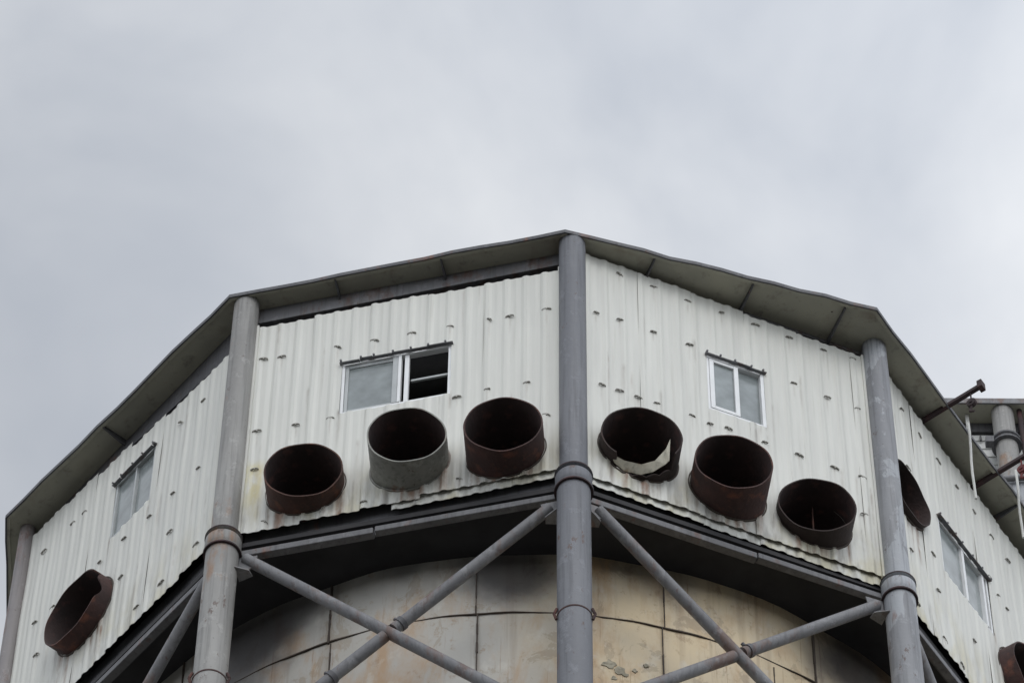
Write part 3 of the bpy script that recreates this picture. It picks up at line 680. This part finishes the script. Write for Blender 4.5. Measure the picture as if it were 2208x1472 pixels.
# flaked spots of coating near the lower edge of the right hand plates
bm = bmesh.new(); rr = random.Random(9)
for (d, z, s) in [(8.6, -2.55, .13), (9.6, -2.66, .11), (10.3, -2.75, .06), (11.3, -2.62, .05), (9.0, -2.86, .06), (12.6, -2.45, .05), (12.3, -2.95, .05), (14.0, -2.7, .04), (11.5, -3.0, .07)]:
    a = math.radians(d); nn = 11; lo_ = []; hi_ = []
    for j in range(nn):
        t = 2*math.pi*j/nn; q = s*rr.uniform(0.55, 1.1); aa = a+q*math.cos(t)/TR; zz = Z0+z+q*0.9*math.sin(t)
        lo_.append(((TR-.03)*math.sin(aa), -(TR-.03)*math.cos(aa), zz)); hi_.append(((TR+.018)*math.sin(aa), -(TR+.018)*math.cos(aa), zz))
    prism(bm, lo_, hi_)
fin('flaked_patch', bm, mat_plain('flaked grey', (0.33, 0.30, 0.23), 0.9, 0.45, 12), TK)

# ------------------------------------------------------------------ hoist arms on the right hand eave
f = F[4]
def arm(u, z, label, d0, d1, mt, hook):
    base = G(f, u, z-0.14, d0); A_ = empty('hoist_arm', base, label, 'hoist arm', 'hoist arms on the right eave')
    end = G(f, u+0.06, z+0.10, d1)-base; n_ = Vector((f.n.x, f.n.y, 0)); e_ = Vector((f.e.x, f.e.y, 0))
    bm = bmesh.new(); h = 0.038
    prism(bm, [-e_*h-Vector((0, 0, h)), e_*h-Vector((0, 0, h)), e_*h+Vector((0, 0, h)), -e_*h+Vector((0, 0, h))], [end-e_*h-Vector((0, 0, h)), end+e_*h-Vector((0, 0, h)), end+e_*h+Vector((0, 0, h)), end-e_*h+Vector((0, 0, h))])
    fin('arm_beam', bm, mt, A_, bevel=0.008)
    bm = bmesh.new(); prism(bm, [end+Vector((0, 0, .09))-e_*.07-n_*.06, end+Vector((0, 0, .09))+e_*.07-n_*.06, end+Vector((0, 0, -.09))+e_*.07-n_*.06, end+Vector((0, 0, -.09))-e_*.07-n_*.06], [end+Vector((0, 0, .09))-e_*.07+n_*.03, end+Vector((0, 0, .09))+e_*.07+n_*.03, end+Vector((0, 0, -.09))+e_*.07+n_*.03, end+Vector((0, 0, -.09))-e_*.07+n_*.03])
    fin('end_plate', bm, mt, A_, bevel=0.008)
    bm = bmesh.new(); c = end*0.84; tube(bm, c, c+Vector((0, 0, -.20)), 0.014, seg=8)
    c2 = c+Vector((0, 0, -.30)); tube(bm, c2-e_*0.035, c2+e_*0.035, 0.085, seg=20); tube(bm, c2-e_*0.055, c2+e_*0.055, 0.03, seg=12)
    tube(bm, c2+Vector((0, 0, -.06)), c2+Vector((0, 0, -.2))-n_*.05, 0.02, seg=8); tube(bm, c2+Vector((0, 0, -.2))-n_*.05, c2+Vector((0, 0, -.24))+n_*.03, 0.02, seg=8)
    fin('pulley', bm, hook, A_)
    return A_
arm(1.61, 6.30, 'dark brown hoist arm standing out against the sky at the right eave', -0.3, 1.05, M_ARM, M_ARM)
arm(3.22, 6.30, 'rust red hoist arm lower down the right eave with a red hook', -0.25, 1.05, M_ARM, M_RED)
for (u, off, z0, z1, lab) in ((2.14, 0.50, 5.84+0.45, 4.3, 'short pale cable hanging below the right eave'), (3.66, 0.55, 6.7, 4.9, 'pale cable hanging beside the red hook at the right edge')):
    bm = bmesh.new(); pts = [G(f, u+0.02*math.sin(i*1.3), z0+(z1-z0)*i/6, off-0.04*i/6) for i in range(7)]
    polytube(bm, [p-pts[0] for p in pts], 0.022, 8); o = fin('cable', bm, M_CABLE); o.location = pts[0]; tag(o, lab, 'cable', 'cables under the right eave')

# ------------------------------------------------------------------ taller tower behind, on the right
YB = 10.0
NB = empty('neighbouring_tower', (14, 14, 0), 'taller tower behind at the right edge with flat eave, pipe column and white siding', 'building')
NB.location = (0, 0, 0)
def bxw(bm, x0, x1, y0, y1, z0, z1):
    prism(bm, [(x0, y0, z0), (x1, y0, z0), (x1, y1, z0), (x0, y1, z0)], [(x0, y0, z1), (x1, y0, z1), (x1, y1, z1), (x0, y1, z1)])
ZT = Z0+28.75
bm = bmesh.new(); bxw(bm, 8.6, 20, YB, 20, ZT-0.02, ZT+0.10); fin('roof', bm, M_SOFF, NB)
bm = bmesh.new(); bxw(bm, 8.6, 20, YB-.05, YB-.003, ZT-0.08, ZT+0.10); fin('fascia', bm, M_STEEL, NB)
bm = bmesh.new(); bxw(bm, 8.7, 19.9, YB+0.55, YB+0.8, ZT-0.35, ZT-0.024); fin('eave_beam', bm, M_BEAM, NB)
bm = bmesh.new()
z = ZT-0.42
while z > ZT-6:
    bxw(bm, 8.8, 19.8, YB+0.56+0.02, YB+0.62, z-0.225, z-0.03); bxw(bm, 8.8, 19.8, YB+0.61, YB+0.66, z-0.3, z); z -= 0.30
fin('siding', bm, M_SIDE, NB)
bm = bmesh.new(); bxw(bm, 8.8, 19.8, YB+0.67, 19.5, 0, ZT-0.4); fin('wall', bm, mat_paint('patched grey wall', (0.30, 0.31, 0.32), (0.38, 0.39, 0.40), 0.7, peel=(0.55, 0.56, 0.55)), NB)
bm = bmesh.new(); bxw(bm, 8.8, 12.4, YB-1.2, YB-0.3, 0, ZT-4.5)
fin('side_wall', bm, M_COLP, NB)
cx, cy = 10.55, YB+0.25
bm = bmesh.new(); lathe(bm, (cx, cy, 0), [(0.25, 0), (0.25, ZT-0.025)], 40); o = fin('column', bm, M_COLW, NB, smooth=True)
bm = bmesh.new(); lathe(bm, (cx, cy, ZT-1.35), [(0.26, 0.0), (0.34, 0.0), (0.34, 0.05), (0.29, 0.08), (0.29, 0.14), (0.33, 0.17), (0.33, 0.22), (0.26, 0.22)], 40); fin('collar', bm, M_BEAM, o, smooth=True)
bm = bmesh.new(); tube(bm, (10.93, YB+0.2, 0), (10.93, YB+0.2, ZT-0.03), 0.06); fin('downpipe', bm, M_ARM, NB, smooth=True)
bm = bmesh.new(); bxw(bm, cx-0.48, cx-0.30, cy-0.22, cy-0.02, ZT-1.42, ZT-1.22); fin('bracket', bm, M_BEAM, NB)
bm = bmesh.new(); bxw(bm, 10.02, 10.06, YB+0.5, YB+0.56, ZT-0.72, ZT-0.55); fin('wall_clip', bm, M_BEAM, NB)
bm = bmesh.new(); tube(bm, (9.2, YB-1.3, ZT-4.75), (12.4, YB-1.3, ZT-4.35), 0.07, seg=12); fin('pipe_run', bm, M_STEEL, NB, smooth=True)
bm = bmesh.new(); tube(bm, (10.75, YB-1.32, 0), (10.75, YB-1.32, ZT-4.0), 0.05, seg=12); fin('pipe_riser', bm, M_BEAM, NB, smooth=True)
bm = bmesh.new(); bxw(bm, 9.72, 9.80, YB+0.30, YB+0.36, ZT-0.8, ZT-0.03); fin('hanging_rod', bm, M_CABLE, NB)
